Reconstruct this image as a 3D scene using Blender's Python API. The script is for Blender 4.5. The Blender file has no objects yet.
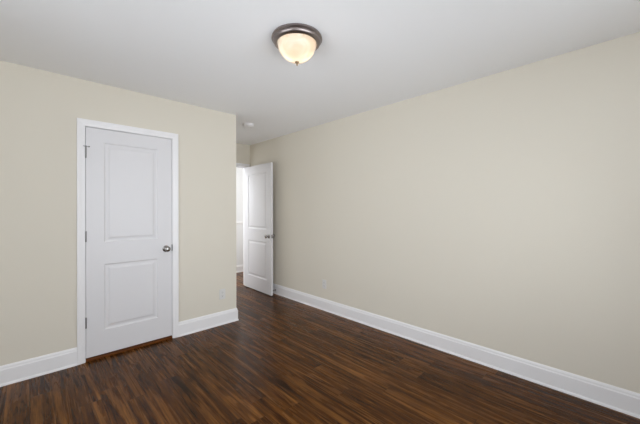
import bpy, bmesh, math
from mathutils import Vector, Matrix

# ------------------------------------------------------------------ camera
scene = bpy.context.scene
COL = scene.collection
CAM_H, YAW, ROLL = 1.3192, 0.806886, -0.0015367
cam_data = bpy.data.cameras.new('camera')
cam_data.sensor_fit = 'HORIZONTAL'
cam_data.sensor_width = 36.0
cam_data.lens = 303.72 / 640 * 36.0
cam_data.shift_y = -(212 - 209.31) / 640
cam_data.clip_start = 0.01
cam = bpy.data.objects.new('camera', cam_data)
COL.objects.link(cam)
fwd = Vector((math.cos(YAW), math.sin(YAW), 0))
rgt = Vector((math.sin(YAW), -math.cos(YAW), 0))
up = Vector((0, 0, 1))
rot = Matrix((rgt, up, -fwd)).transposed()
cam.matrix_world = Matrix.Translation((0, 0, CAM_H)) @ (rot @ Matrix.Rotation(ROLL, 3, 'Z')).to_4x4()
scene.camera = cam

# ------------------------------------------------------------------ world, daylight, exposure
world = bpy.data.worlds.new('overcast_sky')
scene.world = world
world.use_nodes = True
world.node_tree.nodes['Background'].inputs[0].default_value = (0.86, 0.93, 1.0, 1)
world.node_tree.nodes['Background'].inputs[1].default_value = 1.0


def area(name, loc, target, sx, sy, power, color):
    d = bpy.data.lights.new(name, 'AREA')
    d.shape = 'RECTANGLE'
    d.size, d.size_y = sx, sy
    d.energy = power
    d.color = color
    o = bpy.data.objects.new(name, d)
    COL.objects.link(o)
    o.location = loc
    o.rotation_euler = (Vector(target) - Vector(loc)).to_track_quat('-Z', 'Y').to_euler()
    return o


# room limits (metres)
H = 2.44
LY = 3.300          # face of the wall with the closed door
RX = 2.790          # face of the long plain wall
CX = 1.781          # outside corner where the closet ends
EY = 4.680          # face of the wall with the open doorway
HY = 5.800          # far wall of the hall
NX, BY = -0.80, -0.80   # the two window walls behind the camera
WT = 0.12
ET = 0.10           # thickness of the entry wall

# daylight of the two windows behind the camera
area('daylight_back', (0.90, BY - 0.10, 1.33), (0.90, 2.0, 1.20), 2.8, 1.70, 118, (0.90, 0.945, 1.0))
area('daylight_near', (NX - 0.10, 1.35, 1.33), (2.0, 1.35, 1.20), 2.1, 1.70, 62, (0.90, 0.945, 1.0))
# unseen fill lights added in the hall
area('hall_fill_east', (4.10, 5.29, 1.4), (2.0, 5.29, 1.3), 0.8, 2.0, 9, (0.93, 0.96, 1.0))  # added fill for the hall wall, in front of a solid end wall
area('hall_fill_west', (0.95, 5.29, 1.4), (3.0, 5.29, 1.3), 0.8, 2.0, 27, (0.93, 0.96, 1.0))  # added fill to brighten the face of the open door
area('hall_fill_top', (2.10, 5.30, H - 0.02), (2.10, 5.30, 0.0), 0.40, 0.40, 18, (0.90, 0.95, 1.0))  # added fill from above for the hall and recess floor

vs = scene.view_settings
vs.view_transform = 'Standard'
vs.look = 'None'
vs.exposure = -0.49
vs.gamma = 1.0
vs.use_curve_mapping = False
scene.cycles.use_denoising = True
scene.cycles.max_bounces = 16
scene.cycles.diffuse_bounces = 8
scene.cycles.sample_clamp_indirect = 6.0


# ------------------------------------------------------------------ materials
def mat(name, color, rough=0.5, metal=0.0, spec=0.5, bump=0.0, bscale=300.0):
    m = bpy.data.materials.new(name)
    m.use_nodes = True
    nt = m.node_tree
    b = nt.nodes['Principled BSDF']
    b.inputs['Base Color'].default_value = (*color, 1)
    b.inputs['Roughness'].default_value = rough
    b.inputs['Metallic'].default_value = metal
    b.inputs['Specular IOR Level'].default_value = spec
    if bump:
        tc = nt.nodes.new('ShaderNodeTexCoord')
        n = nt.nodes.new('ShaderNodeTexNoise')
        n.inputs['Scale'].default_value = bscale
        n.inputs['Detail'].default_value = 3
        bp = nt.nodes.new('ShaderNodeBump')
        bp.inputs['Strength'].default_value = bump
        bp.inputs['Distance'].default_value = 0.002
        nt.links.new(tc.outputs['Object'], n.inputs['Vector'])
        nt.links.new(n.outputs['Fac'], bp.inputs['Height'])
        nt.links.new(bp.outputs['Normal'], b.inputs['Normal'])
    return m


M_wall = mat('beige_wall_paint', (0.736, 0.694, 0.604), 0.75, spec=0.25, bump=0.10)
M_hall = mat('white_hall_paint', (0.83, 0.835, 0.85), 0.7, spec=0.25, bump=0.08)
M_ceil = mat('white_ceiling_paint', (0.925, 0.934, 0.948), 0.9, spec=0.1, bump=0.15, bscale=180)
M_trim = mat('white_gloss_trim_paint', (0.87, 0.862, 0.873), 0.38, spec=0.5)
M_door = mat('white_door_paint', (0.752, 0.744, 0.760), 0.42, spec=0.5, bump=0.04, bscale=120)
M_nickel = mat('satin_nickel', (0.36, 0.345, 0.33), 0.24, metal=1.0)
M_hinge = mat('brushed_hinge_metal', (0.27, 0.265, 0.26), 0.42, metal=1.0)
M_ring = mat('brushed_pewter', (0.27, 0.232, 0.222), 0.34, metal=1.0)
M_strike = mat('dark_strike_metal', (0.10, 0.10, 0.10), 0.4, metal=0.6)
M_brass = mat('aged_brass', (0.33, 0.24, 0.15), 0.38, metal=1.0)
M_plate = mat('white_plastic', (0.72, 0.71, 0.69), 0.4)
M_slot = mat('dark_slot', (0.03, 0.03, 0.03), 0.6)
M_rubber = mat('grey_rubber', (0.12, 0.12, 0.13), 0.7)
M_edge = mat('outside_ground', (0.25, 0.27, 0.2), 0.9)


def node(nt, t, **kw):
    n = nt.nodes.new(t)
    for k, v in kw.items():
        setattr(n, k, v)
    return n


def math_node(nt, op, a, b=None, c=None):
    n = nt.nodes.new('ShaderNodeMath')
    n.operation = op
    for i, v in enumerate((a, b, c)):
        if v is None:
            continue
        if isinstance(v, (int, float)):
            n.inputs[i].default_value = v
        else:
            nt.links.new(v, n.inputs[i])
    return n.outputs[0]


def ramp(nt, fac, stops):
    r = nt.nodes.new('ShaderNodeValToRGB')
    e = r.color_ramp.elements
    while len(e) < len(stops):
        e.new(0.5)
    for el, (p, c) in zip(e, stops):
        el.position = p
        el.color = (*c, 1)
    nt.links.new(fac, r.inputs[0])
    return r.outputs[0]


def floor_material(name, plank=True):
    """dark walnut planks running along Y"""
    m = bpy.data.materials.new(name)
    m.use_nodes = True
    nt = m.node_tree
    L = nt.links
    b = nt.nodes['Principled BSDF']
    tc = node(nt, 'ShaderNodeTexCoord')
    sp = node(nt, 'ShaderNodeSeparateXYZ')
    L.new(tc.outputs['Object'], sp.inputs[0])
    X, Y = sp.outputs[0], sp.outputs[1]
    PW, PL = 0.121, 1.22
    u = math_node(nt, 'DIVIDE', X, PW)
    row = math_node(nt, 'FLOOR', u)
    wn1 = node(nt, 'ShaderNodeTexWhiteNoise', noise_dimensions='1D')
    L.new(row, wn1.inputs['W'])
    v = math_node(nt, 'ADD', math_node(nt, 'DIVIDE', Y, PL), wn1.outputs['Value'])
    colm = math_node(nt, 'FLOOR', v)
    cid = node(nt, 'ShaderNodeCombineXYZ')
    L.new(row, cid.inputs[0])
    L.new(colm, cid.inputs[1])
    wn2 = node(nt, 'ShaderNodeTexWhiteNoise', noise_dimensions='2D')
    L.new(cid.outputs[0], wn2.inputs['Vector'])
    rnd = wn2.outputs['Value']
    # long grain, shifted for every plank: broad cathedral bands, streaks and fine pores
    def grain(sx, sy, shift, detail, roughness, distort):
        cc = node(nt, 'ShaderNodeCombineXYZ')
        L.new(math_node(nt, 'MULTIPLY', X, sx), cc.inputs[0])
        L.new(math_node(nt, 'ADD', math_node(nt, 'MULTIPLY', Y, sy), math_node(nt, 'MULTIPLY', rnd, shift)), cc.inputs[1])
        L.new(math_node(nt, 'MULTIPLY', rnd, 11.0), cc.inputs[2])
        n = node(nt, 'ShaderNodeTexNoise')
        n.inputs['Scale'].default_value = 1.0
        n.inputs['Detail'].default_value = detail
        n.inputs['Roughness'].default_value = roughness
        n.inputs['Distortion'].default_value = distort
        L.new(cc.outputs[0], n.inputs['Vector'])
        return n
    n1 = grain(20.0, 1.0, 37.0, 5, 0.62, 1.0)
    n3 = grain(58.0, 2.6, 57.0, 5, 0.65, 0.9)
    n2 = grain(150.0, 7.0, 91.0, 4, 0.60, 0.0)
    f = math_node(nt, 'ADD', math_node(nt, 'MULTIPLY', n1.outputs['Fac'], 0.42),
                  math_node(nt, 'ADD', math_node(nt, 'MULTIPLY', n3.outputs['Fac'], 0.37),
                            math_node(nt, 'MULTIPLY', n2.outputs['Fac'], 0.21)))
    f = math_node(nt, 'ADD', f, math_node(nt, 'MULTIPLY', math_node(nt, 'SUBTRACT', rnd, 0.5), 0.045))
    c = ramp(nt, f, [(0.38, (0.010, 0.0026, 0.0005)), (0.46, (0.040, 0.0126, 0.0020)),
                     (0.53, (0.100, 0.0350, 0.0056)), (0.63, (0.225, 0.094, 0.022))])
    # seams
    fu = math_node(nt, 'FRACT', u)
    fv = math_node(nt, 'FRACT', v)
    su = math_node(nt, 'LESS_THAN', fu, 0.018)
    sv = math_node(nt, 'LESS_THAN', fv, 0.0022)
    seam = math_node(nt, 'MAXIMUM', su, sv)
    mx = node(nt, 'ShaderNodeMix', data_type='RGBA')
    L.new(math_node(nt, 'MULTIPLY', seam, 0.75), mx.inputs['Factor'])
    L.new(c, mx.inputs['A'])
    mx.inputs['B'].default_value = (0.006, 0.004, 0.003, 1)
    L.new(mx.outputs['Result'], b.inputs['Base Color'])
    rr = math_node(nt, 'MULTIPLY_ADD', n1.outputs['Fac'], 0.14, 0.20)
    L.new(rr, b.inputs['Roughness'])
    b.inputs['Specular IOR Level'].default_value = 0.15
    b.inputs['Specular Tint'].default_value = (1.0, 0.68, 0.44, 1)
    hgt = math_node(nt, 'SUBTRACT', math_node(nt, 'MULTIPLY', f, 0.6), math_node(nt, 'MULTIPLY', seam, 0.8))
    bp = node(nt, 'ShaderNodeBump')
    bp.inputs['Strength'].default_value = 0.15
    b.inputs['Specular Tint'].default_value = (1.0, 0.68, 0.44, 1)
    bp.inputs['Distance'].default_value = 0.0012
    L.new(hgt, bp.inputs['Height'])
    L.new(bp.outputs['Normal'], b.inputs['Normal'])
    return m


M_floor = floor_material('dark_walnut_planks')


def reddish_wood():
    m = bpy.data.materials.new('reddish_stained_wood')
    m.use_nodes = True
    nt = m.node_tree
    b = nt.nodes['Principled BSDF']
    tc = node(nt, 'ShaderNodeTexCoord')
    mp = node(nt, 'ShaderNodeMapping')
    mp.inputs['Scale'].default_value = (3, 60, 60)
    n = node(nt, 'ShaderNodeTexNoise')
    n.inputs['Scale'].default_value = 1.5
    n.inputs['Detail'].default_value = 5
    nt.links.new(tc.outputs['Object'], mp.inputs[0])
    nt.links.new(mp.outputs[0], n.inputs['Vector'])
    c = ramp(nt, n.outputs['Fac'], [(0.3, (0.070, 0.018, 0.002)), (0.7, (0.155, 0.046, 0.005))])
    nt.links.new(c, b.inputs['Base Color'])
    b.inputs['Specular IOR Level'].default_value = 0.15
    b.inputs['Roughness'].default_value = 0.45
    return m


M_thresh = reddish_wood()


def pane_material():
    m = bpy.data.materials.new('window_glass')
    m.use_nodes = True
    nt = m.node_tree
    nt.nodes.remove(nt.nodes['Principled BSDF'])
    out = nt.nodes['Material Output']
    tr = node(nt, 'ShaderNodeBsdfTransparent')
    gl = node(nt, 'ShaderNodeBsdfGlossy')
    gl.inputs['Roughness'].default_value = 0.02
    fr = node(nt, 'ShaderNodeFresnel')
    fr.inputs['IOR'].default_value = 1.45
    mx = node(nt, 'ShaderNodeMixShader')
    nt.links.new(fr.outputs[0], mx.inputs[0])
    nt.links.new(tr.outputs[0], mx.inputs[1])
    nt.links.new(gl.outputs[0], mx.inputs[2])
    nt.links.new(mx.outputs[0], out.inputs[0])
    return m


M_pane = pane_material()


def alabaster_material():
    """frosted, faintly veined lamp glass that the bulbs shine through"""
    m = bpy.data.materials.new('frosted_alabaster_glass')
    m.use_nodes = True
    nt = m.node_tree
    nt.nodes.remove(nt.nodes['Principled BSDF'])
    out = nt.nodes['Material Output']
    tc = node(nt, 'ShaderNodeTexCoord')
    n = node(nt, 'ShaderNodeTexNoise')
    n.inputs['Scale'].default_value = 9
    n.inputs['Detail'].default_value = 4
    n.inputs['Distortion'].default_value = 1.2
    nt.links.new(tc.outputs['Object'], n.inputs['Vector'])
    c = ramp(nt, n.outputs['Fac'], [(0.35, (0.82, 0.72, 0.60)), (0.65, (0.94, 0.90, 0.83))])
    tl = node(nt, 'ShaderNodeBsdfTranslucent')
    df = node(nt, 'ShaderNodeBsdfDiffuse')
    gl = node(nt, 'ShaderNodeBsdfGlossy')
    gl.inputs['Roughness'].default_value = 0.15
    nt.links.new(c, tl.inputs['Color'])
    nt.links.new(c, df.inputs['Color'])
    m1 = node(nt, 'ShaderNodeMixShader')
    m1.inputs[0].default_value = 0.45
    nt.links.new(tl.outputs[0], m1.inputs[1])
    nt.links.new(df.outputs[0], m1.inputs[2])
    fr = node(nt, 'ShaderNodeFresnel')
    fr.inputs['IOR'].default_value = 1.4
    m2 = node(nt, 'ShaderNodeMixShader')
    nt.links.new(fr.outputs[0], m2.inputs[0])
    nt.links.new(m1.outputs[0], m2.inputs[1])
    nt.links.new(gl.outputs[0], m2.inputs[2])
    nt.links.new(m2.outputs[0], out.inputs[0])
    return m


M_bowl = alabaster_material()


def bulb_material():
    m = bpy.data.materials.new('glowing_bulb')
    m.use_nodes = True
    nt = m.node_tree
    b = nt.nodes['Principled BSDF']
    b.inputs['Base Color'].default_value = (0.9, 0.87, 0.8, 1)
    b.inputs['Emission Color'].default_value = (1.0, 0.88, 0.70, 1)
    b.inputs['Emission Strength'].default_value = 6.0
    return m


M_bulb = bulb_material()


# ------------------------------------------------------------------ mesh helpers
def new_obj(name, bm, m, parent=None, smooth=False, recalc=True):
    if recalc:
        bmesh.ops.recalc_face_normals(bm, faces=bm.faces)
    me = bpy.data.meshes.new(name)
    bm.to_mesh(me)
    bm.free()
    mats = m if isinstance(m, (list, tuple)) else [m]
    for k in mats:
        me.materials.append(k)
    if smooth:
        for p in me.polygons:
            p.use_smooth = True
        try:
            me.set_sharp_from_angle(angle=math.radians(35))
        except Exception:
            pass
    o = bpy.data.objects.new(name, me)
    COL.objects.link(o)
    if parent:
        o.parent = parent
    return o


def tag(o, label=None, category=None, group=None, kind=None):
    for k, v in (('label', label), ('category', category), ('group', group), ('kind', kind)):
        if v:
            o[k] = v
    return o


def struct(o, label, category):
    return tag(o, label, category, kind='structure')


def box(bm, x0, x1, y0, y1, z0, z1, bevel=0.0, seg=2):
    vs_ = [bm.verts.new((x, y, z)) for z in (z0, z1) for y in (y0, y1) for x in (x0, x1)]
    q = [(0, 2, 3, 1), (4, 5, 7, 6), (0, 1, 5, 4), (2, 6, 7, 3), (0, 4, 6, 2), (1, 3, 7, 5)]
    fs = [bm.faces.new([vs_[i] for i in f]) for f in q]
    if bevel:
        es = {e for f in fs for e in f.edges}
        bmesh.ops.bevel(bm, geom=list(es), offset=bevel, segments=seg, profile=0.5, affect='EDGES')


def lathe(bm, prof, M=Matrix.Identity(4), n=40):
    """profile (r, h) spun about the local Z axis, then moved by M"""
    rings = []
    for r, h in prof:
        if r < 1e-6:
            rings.append([bm.verts.new(M @ Vector((0, 0, h)))])
        else:
            rings.append([bm.verts.new(M @ Vector((r * math.cos(2 * math.pi * k / n), r * math.sin(2 * math.pi * k / n), h)))
                          for k in range(n)])
    for a, b in zip(rings, rings[1:]):
        for k in range(n):
            k2 = (k + 1) % n
            if len(a) == 1 and len(b) == 1:
                continue
            if len(a) == 1:
                bm.faces.new((a[0], b[k], b[k2]))
            elif len(b) == 1:
                bm.faces.new((a[k], a[k2], b[0]))
            else:
                bm.faces.new((a[k], a[k2], b[k2], b[k]))
    for rg in (rings[0], rings[-1]):
        if len(rg) > 1:
            bm.faces.new(rg)


def sweep(bm, prof, path, closed_prof=True):
    """prof: list of (out, z) offsets; path: list of (point xy, normal xy) with mitred normals"""
    rings = []
    for (px, py), (nx, ny) in path:
        rings.append([bm.verts.new((px + nx * o, py + ny * o, z)) for o, z in prof])
    n = len(prof)
    for a, b in zip(rings, rings[1:]):
        for k in range(n):
            k2 = (k + 1) % n
            bm.faces.new((a[k], a[k2], b[k2], b[k]))
    bm.faces.new(rings[0])
    bm.faces.new(rings[-1][::-1])


BASE_PROF = [(0.0, 0.0), (0.021, 0.0), (0.0205, 0.006), (0.019, 0.012), (0.016, 0.016), (0.0135, 0.0175), (0.0135, 0.116),
             (0.0125, 0.120), (0.0095, 0.124), (0.0090, 0.131), (0.0080, 0.138), (0.0050, 0.144), (0.0035, 0.149), (0.0, 0.149)]


def baseboard(name, path, label):
    bm = bmesh.new()
    sweep(bm, BASE_PROF, path)
    return struct(new_obj(name, bm, M_trim), label, 'baseboard')


# casing: a moulded board, profile (across, out)
def casing(bm, x0, x1, ztop, w, face, sgn, axis='X'):
    """three mitred sides round an opening x0..x1 (inner edges) up to ztop; face = wall plane, sgn = direction out"""
    prof = [(0, 0), (0, 0.009), (0.004, 0.0105), (w * 0.35, 0.012), (w * 0.60, 0.016), (w * 0.78, 0.0175),
            (w - 0.004, 0.0175), (w, 0.0155), (w, 0)]
    pts = [((x0, 0.0), (-1, 0)), ((x0, ztop), (-1, 1)), ((x1, ztop), (1, 1)), ((x1, 0.0), (1, 0))]
    rings = []
    for (px, pz), (dx, dz) in pts:
        rings.append([bm.verts.new((px + dx * a, face + sgn * o, pz + dz * a)) for a, o in prof])
    n = len(prof)
    for a, b in zip(rings, rings[1:]):
        for k in range(n):
            k2 = (k + 1) % n
            bm.faces.new((a[k], a[k2], b[k2], b[k]))
    bm.faces.new(rings[0])
    bm.faces.new(rings[-1][::-1])


# ------------------------------------------------------------------ the shell
X0, X1, Y0, Y1 = NX - WT, 4.4, BY - WT, HY + WT
bm = bmesh.new()
box(bm, X0, X1, Y0, Y1, -0.10, 0.0)
floor = struct(new_obj('floor', bm, M_floor), 'dark walnut brown plank floor running along the long plain wall', 'floor')
bm = bmesh.new()
box(bm, X0, X1, Y0, Y1, H, H + 0.12)
struct(new_obj('ceiling', bm, M_ceil), 'flat white ceiling with one round lamp', 'ceiling')

# closed door: opening in the left wall
D1A, D1B, D1T = 0.352, 1.059, 2.041      # jamb faces and head
JT = 0.018
bm = bmesh.new()
box(bm, X0, D1A - JT, LY, LY + WT, 0, H)
box(bm, D1B + JT, CX, LY, LY + WT, 0, H)
box(bm, D1A - JT, D1B + JT, LY, LY + WT, D1T + JT, H)
bmesh.ops.remove_doubles(bm, verts=bm.verts, dist=1e-5)
struct(new_obj('wall_left', bm, M_wall), 'beige wall holding the closed white door', 'wall')

bm = bmesh.new()
box(bm, RX, RX + WT, BY, EY, 0, H)
struct(new_obj('wall_right', bm, M_wall), 'long plain beige wall running past the open door', 'wall')

bm = bmesh.new()
box(bm, CX - WT, CX, LY + WT, EY, 0, H)
struct(new_obj('wall_return', bm, M_wall), 'short beige side wall of the entry recess', 'wall')

# doorway in the entry wall
D2A, D2B, D2T = 1.846, 2.716, 2.045
bm = bmesh.new()
box(bm, X0, D2A - JT, EY, EY + ET, 0, H)
box(bm, D2B + JT, X1, EY, EY + ET, 0, H)
box(bm, D2A - JT, D2B + JT, EY, EY + ET, D2T + JT, H)
struct(new_obj('wall_entry', bm, M_wall), 'beige wall above the open doorway at the end of the recess', 'wall')

bm = bmesh.new()
box(bm, X0, X1, HY, HY + WT, 0, H)
struct(new_obj('wall_hall', bm, M_hall), 'bright white hall wall seen through the doorway', 'wall')
bm = bmesh.new()
box(bm, 0.70, 0.82, EY + ET, HY, 0, H)
struct(new_obj('wall_hall_west', bm, M_hall), 'white end wall of the hall', 'wall')
bm = bmesh.new()
box(bm, X1 - WT, X1, EY + ET, HY, 0, H)
struct(new_obj('wall_hall_east', bm, M_hall), 'white far end wall of the hall', 'wall')


# the two window walls behind the camera
def window_wall(name, axis, a0, a1, face, w0, w1, z0, z1, label):
    """axis 'X': wall runs along X at y=face going to -y ; axis 'Y': runs along Y at x=face going to -x"""
    bm = bmesh.new()

    def b(p0, p1, q0, q1):
        if axis == 'X':
            box(bm, p0, p1, face - WT, face, q0, q1)
        else:
            box(bm, face - WT, face, p0, p1, q0, q1)
    b(a0, w0, 0, H)
    b(w1, a1, 0, H)
    b(w0, w1, 0, z0)
    b(w0, w1, z1, H)
    return struct(new_obj(name, bm, M_wall), label, 'wall')


WBX, WBZ = (-0.50, 2.30), (0.48, 2.18)
WNY = (0.30, 2.40)
window_wall('wall_back', 'X', X0, RX + WT, BY, *WBX, *WBZ, 'beige wall with a wide window facing the closed door')
window_wall('wall_near', 'Y', BY, LY, NX, *WNY, *WBZ, 'beige wall with a window facing the long plain wall')
bm = bmesh.new()
box(bm, X0, NX, LY + WT, EY, 0, H)
struct(new_obj('wall_closet', bm, M_wall), 'end wall inside the closet', 'wall')


def window(name, axis, w0, w1, face, z0, z1, label):
    """double hung sash window with casing, sill and two panes"""
    def put(bm, p0, p1, d0, d1, q0, q1, bev=0.003):
        if axis == 'X':
            box(bm, p0, p1, face + d0, face + d1, q0, q1, bev)
        else:
            box(bm, face + d0, face + d1, p0, p1, q0, q1, bev)
    bm = bmesh.new()
    t = 0.03
    put(bm, w0, w0 + t, -WT, 0, z0, z1)
    put(bm, w1 - t, w1, -WT, 0, z0, z1)
    put(bm, w0 + t, w1 - t, -WT, 0, z1 - t, z1)
    put(bm, w0 + t, w1 - t, -WT, 0, z0, z0 + t)
    root = struct(new_obj(name, bm, M_trim), label, 'window')
    bm = bmesh.new()
    put(bm, w0 - 0.06, w0 + 0.004, 0, 0.017, z0, z1 + 0.06)
    put(bm, w1 - 0.004, w1 + 0.06, 0, 0.017, z0, z1 + 0.06)
    put(bm, w0 + 0.004, w1 - 0.004, 0, 0.017, z1 - 0.004, z1 + 0.06)
    new_obj('window_casing', bm, M_trim, root)
    bm = bmesh.new()
    put(bm, w0 - 0.08, w1 + 0.08, 0, 0.045, z0 - 0.025, z0)
    new_obj('window_sill', bm, M_trim, root)
    zm = (z0 + z1) / 2
    for q0, q1, d in ((z0 + t, zm + 0.02, -0.05), (zm - 0.02, z1 - t, -0.085)):
        bm = bmesh.new()
        s = 0.04
        put(bm, w0 + t, w0 + t + s, d, d + 0.03, q0, q1)
        put(bm, w1 - t - s, w1 - t, d, d + 0.03, q0, q1)
        put(bm, w0 + t + s, w1 - t - s, d, d + 0.03, q0, q0 + s)
        put(bm, w0 + t + s, w1 - t - s, d, d + 0.03, q1 - s, q1)
        sash = new_obj('sash', bm, M_trim, root)
        bm = bmesh.new()
        put(bm, w0 + t + s, w1 - t - s, d + 0.013, d + 0.017, q0 + s, q1 - s, 0)
        new_obj('pane', bm, M_pane, sash)
    return root


window('window_1', 'X', *WBX, BY, *WBZ, 'wide white sash window behind the camera facing the closed door')
window('window_2', 'Y', *WNY, NX, *WBZ, 'white sash window behind the camera facing the long plain wall')

# baseboards
CW = 0.056
d1l, d1r = D1A - 0.003 - CW, D1B + 0.003 + CW
n_l = (0, -1)
baseboard('baseboard_left', [((NX, LY), n_l), ((d1l, LY), n_l)], 'white baseboard along the beige wall before the closed door')
baseboard('baseboard_corner', [((d1r, LY), n_l), ((CX, LY), (1, -1)), ((CX, EY - 0.018), (1, 0))],
          'white baseboard from the closed door round the outside corner')
baseboard('baseboard_right', [((RX, BY), (-1, 0)), ((RX, EY - 0.018), (-1, 0))], 'long white baseboard along the plain wall')
baseboard('baseboard_hall', [((0.82, HY), (0, -1)), ((X1 - WT, HY), (0, -1))], 'white baseboard of the hall beyond the doorway')
baseboard('baseboard_back', [((NX, BY), (0, 1)), ((RX - 0.03, BY), (0, 1))], 'white baseboard below the wide window')
baseboard('baseboard_near', [((NX, BY + 0.03), (1, 0)), ((NX, LY - 0.03), (1, 0))], 'white baseboard below the side window')

# chair rail of the hall
bm = bmesh.new()
RAIL = [(0, 1.005), (0.005, 1.005), (0.008, 1.018), (0.010, 1.03), (0.010, 1.043), (0.006, 1.058), (0.002, 1.065), (0, 1.065)]
sweep(bm, RAIL, [((0.82, HY), (0, -1)), ((X1 - WT, HY), (0, -1))])
struct(new_obj('trim_1', bm, M_trim), 'white chair rail along the hall wall', 'chair rail')


# door frames: jambs, stop and casing
def door_frame(name, a, b, top, face, sides, cw, label, wt=WT):
    bm = bmesh.new()
    box(bm, a - JT, a, face, face + wt, 0, top)
    box(bm, b, b + JT, face, face + wt, 0, top)
    box(bm, a - JT, b + JT, face, face + wt, top, top + JT)
    # door stop
    s0, s1 = face + 0.040, face + 0.075
    box(bm, a, a + 0.010, s0, s1, 0, top)
    box(bm, b - 0.010, b, s0, s1, 0, top)
    box(bm, a + 0.010, b - 0.010, s0, s1, top - 0.010, top)
    root = struct(new_obj(name, bm, M_trim), label, 'door frame')
    for sg in sides:
        f = face if sg < 0 else face + wt
        bm = bmesh.new()
        casing(bm, a - 0.003, b + 0.003, top + 0.003, cw, f, sg)
        new_obj('casing', bm, M_trim, root)
    return root


fr1 = door_frame('trim_2', D1A, D1B, D1T, LY, (-1,), CW, 'white moulded frame round the closed door')
fr2 = door_frame('trim_3', D2A, D2B, D2T, EY, (-1, 1), 0.056, 'white moulded frame of the open doorway', ET)

# threshold under the closed door
bm = bmesh.new()
sweep(bm, [(0, 0), (0.090, 0), (0.090, 0.012), (0.086, 0.020), (0.076, 0.023), (0.012, 0.023), (0.002, 0.016)],
      [((D1A + 0.0, LY + 0.085), (0, -1)), ((D1B - 0.0, LY + 0.085), (0, -1))])
struct(new_obj('trim_4', bm, M_thresh), 'reddish brown wooden threshold strip under the closed door', 'threshold')


# ------------------------------------------------------------------ doors
def door_slab(name, w, h, t, stile=0.130):
    """two panel moulded slab in local space: x 0..w, y 0..t (y=0 the face), z 0..h"""
    bm = bmesh.new()
    panels = [(0.212, 0.801), (0.995, 1.886)]
    steps = [(0.0, 0.0), (0.005, 0.0045), (0.011, 0.0075), (0.018, 0.0080), (0.030, 0.0075), (0.043, 0.0030), (0.047, 0.0018)]
    xs = [0, stile, w - stile, w]
    zs = [0, panels[0][0], panels[0][1], panels[1][0], panels[1][1], h]
    for y, s in ((0.0, 1.0), (t, -1.0)):
        grid = [[bm.verts.new((x, y, z)) for x in xs] for z in zs]
        for i in range(5):
            for j in range(3):
                if j == 1 and i in (1, 3):
                    continue
                bm.faces.new((grid[i][j], grid[i][j + 1], grid[i + 1][j + 1], grid[i + 1][j]))
        for i in (1, 3):
            x0, x1, z0, z1 = xs[1], xs[2], zs[i], zs[i + 1]
            prev = [grid[i][1], grid[i][2], grid[i + 1][2], grid[i + 1][1]]
            for ins, dep in steps[1:]:
                cur = [bm.verts.new((x0 + ins, y + s * dep, z0 + ins)), bm.verts.new((x1 - ins, y + s * dep, z0 + ins)),
                       bm.verts.new((x1 - ins, y + s * dep, z1 - ins)), bm.verts.new((x0 + ins, y + s * dep, z1 - ins))]
                for k in range(4):
                    k2 = (k + 1) % 4
                    bm.faces.new((prev[k], prev[k2], cur[k2], cur[k]))
                prev = cur
            bm.faces.new(prev)
    bm.verts.ensure_lookup_table()
    # rim
    def ring(y):
        return [v for v in bm.verts if abs(v.co.y - y) < 1e-6]
    def at(x, y, z):
        for v in bm.verts:
            if (v.co - Vector((x, y, z))).length < 1e-5:
                return v
    for x in (0, w):
        for z0, z1 in zip(zs, zs[1:]):
            bm.faces.new((at(x, 0, z0), at(x, t, z0), at(x, t, z1), at(x, 0, z1)))
    for z in (0, h):
        for x0, x1 in zip(xs, xs[1:]):
            bm.faces.new((at(x0, 0, z), at(x1, 0, z), at(x1, t, z), at(x0, t, z)))
    return new_obj(name, bm, M_door)


def door_knob(parent, x, y, z, out):
    """rosette and knob on a door face; out = +1 / -1 along local y"""
    M = Matrix.Translation((x, y, z)) @ Matrix.Rotation(math.radians(-90 * out), 4, 'X')
    bm = bmesh.new()
    lathe(bm, [(0.0, 0.021), (0.010, 0.021), (0.0105, 0.030), (0.014, 0.034), (0.021, 0.038), (0.0258, 0.044), (0.0275, 0.051), (0.0265, 0.058),
               (0.0225, 0.064), (0.015, 0.0675), (0.007, 0.0688), (0.0, 0.069)], M, 32)
    kn = new_obj('door_knob', bm, M_nickel, parent, smooth=True)
    kn['label'] = 'round satin nickel door knob'
    bm = bmesh.new()
    lathe(bm, [(0.0, 0.0), (0.0325, 0.0), (0.0325, 0.003), (0.030, 0.0065), (0.022, 0.010), (0.014, 0.013), (0.0112, 0.022), (0.0, 0.022)], M, 32)
    new_obj('rosette', bm, M_nickel, kn, smooth=True)
    return kn


def hinge(parent, x, y, z, leaf_dir):
    bm = bmesh.new()
    L_, r = 0.089, 0.0065
    M = Matrix.Translation((x, y, z - L_ / 2))
    lathe(bm, [(0, -0.004), (0.004, -0.003), (0.0045, 0.0), (r, 0.0005), (r, L_ * 0.33), (r * 0.86, L_ * 0.335), (r, L_ * 0.34), (r, L_ * 0.66),
               (r * 0.86, L_ * 0.665), (r, L_ * 0.67), (r, L_), (0.0045, L_ + 0.0005), (0.004, L_ + 0.004), (0, L_ + 0.005)], M, 18)
    box(bm, x - 0.0012, x + 0.0012, y, y + 0.028, z - L_ / 2, z + L_ / 2)
    h = new_obj('hinge', bm, M_hinge, parent, smooth=True)
    h['label'] = 'grey metal butt hinge'
    return h


# --- closed door (hinges at its left edge)
W1 = (D1B - 0.0035) - (D1A + 0.0035)
door1 = door_slab('door_1', W1, 2.006, 0.035, 0.129)
door1.location = (D1A + 0.0035, LY + 0.001, 0.031)
struct(door1, 'closed white two panel door in the beige wall, hinged on its left edge', 'door')
door_knob(door1, 1.001 - door1.location.x, 0.0, 0.923 - 0.031, -1)
hs = []
for z in (1.813, 1.086, 0.338):
    hs.append(hinge(door1, -0.0018, -0.0075, z - 0.031, 1))
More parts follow.
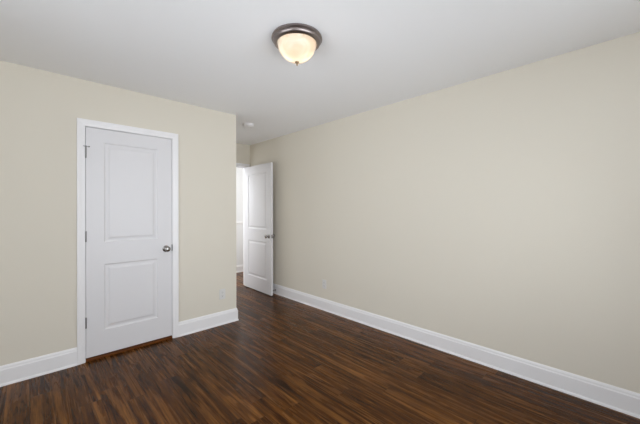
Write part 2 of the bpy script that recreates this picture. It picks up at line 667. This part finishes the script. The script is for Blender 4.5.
# hinge pin door stop on the top hinge: a crossbar with two rubber tips
bm = bmesh.new()
zt = 1.813 - 0.031 + 0.0445 + 0.010
lathe(bm, [(0, -0.006), (0.0085, -0.006), (0.0085, 0.005), (0, 0.006)], Matrix.Translation((-0.0018, -0.0075, zt)), 18)
box(bm, -0.046, -0.008, -0.0125, -0.0075, zt - 0.003, zt + 0.003, 0.001)
box(bm, 0.004, 0.024, -0.0125, -0.0075, zt - 0.003, zt + 0.003, 0.001)
ps = new_obj('hinge_pin_stop', bm, M_hinge, hs[0])
ps['label'] = 'small crossbar stop on the top hinge pin'
bm = bmesh.new()
for sx in (-0.044, 0.022):
    lathe(bm, [(0, 0), (0.006, 0), (0.006, 0.006), (0, 0.007)], Matrix.Translation((sx, -0.0085, zt)) @ Matrix.Rotation(math.radians(-90), 4, 'X'), 14)
new_obj('rubber_tip', bm, M_rubber, ps)
# strike plate on the latch side jamb
bm = bmesh.new()
box(bm, D1B - 0.0022, D1B + 0.0015, LY - 0.0015, LY + 0.030, 0.895, 0.962, 0.0006)
box(bm, D1B - 0.004, D1B + 0.0015, LY - 0.006, LY - 0.001, 0.900, 0.957, 0.001)
sp_ = new_obj('strike_plate', bm, M_strike, fr1)
sp_['label'] = 'dark metal strike plate'

# --- open door, swung into the recess along the plain wall
W2 = 0.830
door2 = door_slab('door_2', W2, 2.022, 0.035, 0.128)
# local x runs from the hinge towards the camera (-Y), local y (thickness) towards +X
HX, HYY = 2.670, 4.665
LXx, LYy = 2.645, 3.834
ang = math.atan2(LYy - HYY, LXx - HX)
door2.location = (HX, HYY, 0.012)
door2.rotation_euler = (0, 0, ang)
struct(door2, 'open white two panel door standing against the long plain wall', 'door')
for yy, out in ((0.0, -1), (0.035, 1)):
    door_knob(door2, W2 - 0.062, yy, 0.895, out)
for z in (1.83, 1.08, 0.25):
    bm = bmesh.new()
    lathe(bm, [(0, 0), (0.0065, 0), (0.0065, 0.089), (0, 0.089)], Matrix.Translation((-0.003, 0.041, z - 0.0445)), 16)
    new_obj('hinge', bm, M_hinge, door2, smooth=True)
bm = bmesh.new()
box(bm, W2 - 0.0005, W2 + 0.0012, 0.006, 0.029, 0.867, 0.923, 0.0004)
lathe(bm, [(0, 0), (0.007, 0), (0.006, 0.008), (0, 0.009)], Matrix.Translation((W2, 0.0175, 0.895)) @ Matrix.Rotation(math.radians(90), 4, 'Y'), 14)
lp = new_obj('latch_plate', bm, M_nickel, door2)
lp['label'] = 'metal latch plate with its bolt'

# ------------------------------------------------------------------ things
# flush mount ceiling lamp
lamp = bpy.data.objects.new('ceiling_lamp', None)
COL.objects.link(lamp)
lamp.location = (1.264, 1.534, H)
lamp.scale = (1.016, 1.016, 1.016)
tag(lamp, 'round flush ceiling lamp with a dark pewter ring and glowing frosted bowl', 'ceiling lamp')
bm = bmesh.new()
lathe(bm, [(0.0, 0.0), (0.150, 0.0), (0.158, -0.003), (0.162, -0.009), (0.162, -0.015), (0.157, -0.020), (0.152, -0.024), (0.152, -0.030),
           (0.148, -0.038), (0.140, -0.044), (0.131, -0.047), (0.127, -0.044), (0.127, -0.030), (0.120, -0.012), (0.0, -0.010)], n=72)
new_obj('ring', bm, M_ring, lamp, smooth=True)['label'] = 'dark pewter stepped ring'
bm = bmesh.new()
out_, in_ = [], []
R0, D = 0.1265, 0.122
for k in range(0, 19):
    a = math.radians(90 * k / 18)
    r = R0 * math.cos(a) ** 1.02
    z = -0.034 - D * math.sin(a) ** 1.06
    out_.append((max(r, 0.0) if k < 18 else 0.0, z))
lathe(bm, out_ , n=64)
for f in [f for f in bm.faces if len(f.verts) > 4]:
    bm.faces.remove(f)
bowl = new_obj('glass_bowl', bm, M_bowl, lamp, smooth=True)
sol = bowl.modifiers.new('thickness', 'SOLIDIFY')
sol.thickness = 0.004
sol.offset = -1
bowl['label'] = 'frosted alabaster glass bowl'
bm = bmesh.new()
zb = -0.034 - D
lathe(bm, [(0, zb + 0.004), (0.006, zb + 0.003), (0.0125, zb), (0.0135, zb - 0.004), (0.011, zb - 0.008), (0.006, zb - 0.010), (0.0045, zb - 0.014), (0.0058, zb - 0.019),
           (0.0035, zb - 0.024), (0, zb - 0.025)], n=24)
new_obj('finial', bm, M_brass, lamp, smooth=True)['label'] = 'small aged brass finial'
for sx in (-1, 1):
    bm = bmesh.new()
    Mx = Matrix.Translation((0.055 * sx * 0.70, -0.055 * sx * 0.72, -0.062))
    lathe(bm, [(0.0, 0.040), (0.012, 0.040), (0.012, 0.018), (0.020, 0.010), (0.027, -0.004), (0.028, -0.014), (0.022, -0.026), (0.012, -0.032), (0, -0.034)], Mx, 20)
    new_obj('bulb', bm, M_bulb, lamp, smooth=True)
    pd = bpy.data.lights.new('bulb_light', 'POINT')
    pd.energy = 2.1
    pd.color = (1.0, 0.91, 0.80)
    pd.shadow_soft_size = 0.03
    pl = bpy.data.objects.new('bulb_light', pd)
    COL.objects.link(pl)
    pl.parent = lamp
    pl.location = (0.055 * sx * 0.70, -0.055 * sx * 0.72, -0.115)

# smoke detector
bm = bmesh.new()
lathe(bm, [(0, 0), (0.070, 0), (0.070, -0.006), (0.066, -0.008), (0.064, -0.009), (0.064, -0.013), (0.067, -0.014), (0.067, -0.020), (0.060, -0.030), (0.045, -0.036),
           (0.043, -0.0335), (0.038, -0.0335), (0.036, -0.037), (0, -0.038)], n=48)
sd = new_obj('smoke_detector', bm, M_trim, smooth=True)
sd.location = (2.085, 3.535, H)
tag(sd, 'small round white smoke detector on the ceiling before the entry recess', 'smoke detector')
bm = bmesh.new()
lathe(bm, [(0, 0), (0.005, 0), (0.005, -0.002), (0, -0.003)], Matrix.Translation((0.0, -0.020, -0.0372)), 14)
new_obj('test_button', bm, M_plate, sd)


# outlets: built facing local -Y, z up, origin at the plate's back centre
def outlet(loc, rz, label):
    bm = bmesh.new()
    box(bm, -0.036, 0.036, -0.0055, 0.0, -0.058, 0.058, 0.0028, 3)
    root = new_obj('power_outlet', bm, M_plate)
    root.location = loc
    root.rotation_euler = (0, 0, rz)
    tag(root, label, 'power outlet', group='wall outlets near the floor')
    for zc in (-0.0195, 0.0195):
        bm = bmesh.new()
        box(bm, -0.0165, 0.0165, -0.0075, -0.005, zc - 0.014, zc + 0.014, 0.0012)
        s = new_obj('socket', bm, M_plate, root)
        bm = bmesh.new()
        box(bm, -0.0075, -0.0055, -0.0079, -0.006, zc - 0.001, zc + 0.008)
        box(bm, 0.0055, 0.0075, -0.0079, -0.006, zc - 0.001, zc + 0.007)
        lathe(bm, [(0, 0), (0.0024, 0), (0.0024, 0.0015), (0, 0.0015)],
              Matrix.Translation((0, -0.0065, zc - 0.008)) @ Matrix.Rotation(math.radians(90), 4, 'X'), 12)
        new_obj('slots', bm, M_slot, s)
    bm = bmesh.new()
    lathe(bm, [(0, 0), (0.0032, 0), (0.0028, 0.0012), (0, 0.0016)],
          Matrix.Translation((0, -0.0053, 0)) @ Matrix.Rotation(math.radians(90), 4, 'X'), 14)
    new_obj('screw', bm, M_plate, root)
    return root


outlet((1.603, LY, 0.347), 0.0, 'white wall outlet between the closed door and the outside corner')
outlet((RX, 2.830, 0.340), math.radians(-90), 'white wall outlet low on the long plain wall')

# rigid door stop screwed into the long baseboard
DS = Matrix.Rotation(math.radians(-90), 4, 'Y')
bm = bmesh.new()
lathe(bm, [(0, 0), (0.013, 0), (0.013, 0.003), (0.009, 0.007), (0.0055, 0.010), (0.0050, 0.052), (0, 0.052)], DS, 20)
ds = new_obj('door_stop', bm, M_nickel, smooth=True)
ds.location = (RX - 0.0135, 3.905, 0.062)
tag(ds, 'small metal door stop on the long baseboard behind the open door', 'door stop')
bm = bmesh.new()
lathe(bm, [(0, 0.050), (0.0095, 0.050), (0.0105, 0.053), (0.0105, 0.062), (0.008, 0.067), (0, 0.068)], DS, 20)
new_obj('rubber_tip', bm, M_rubber, ds, smooth=True)['label'] = 'grey rubber tip'
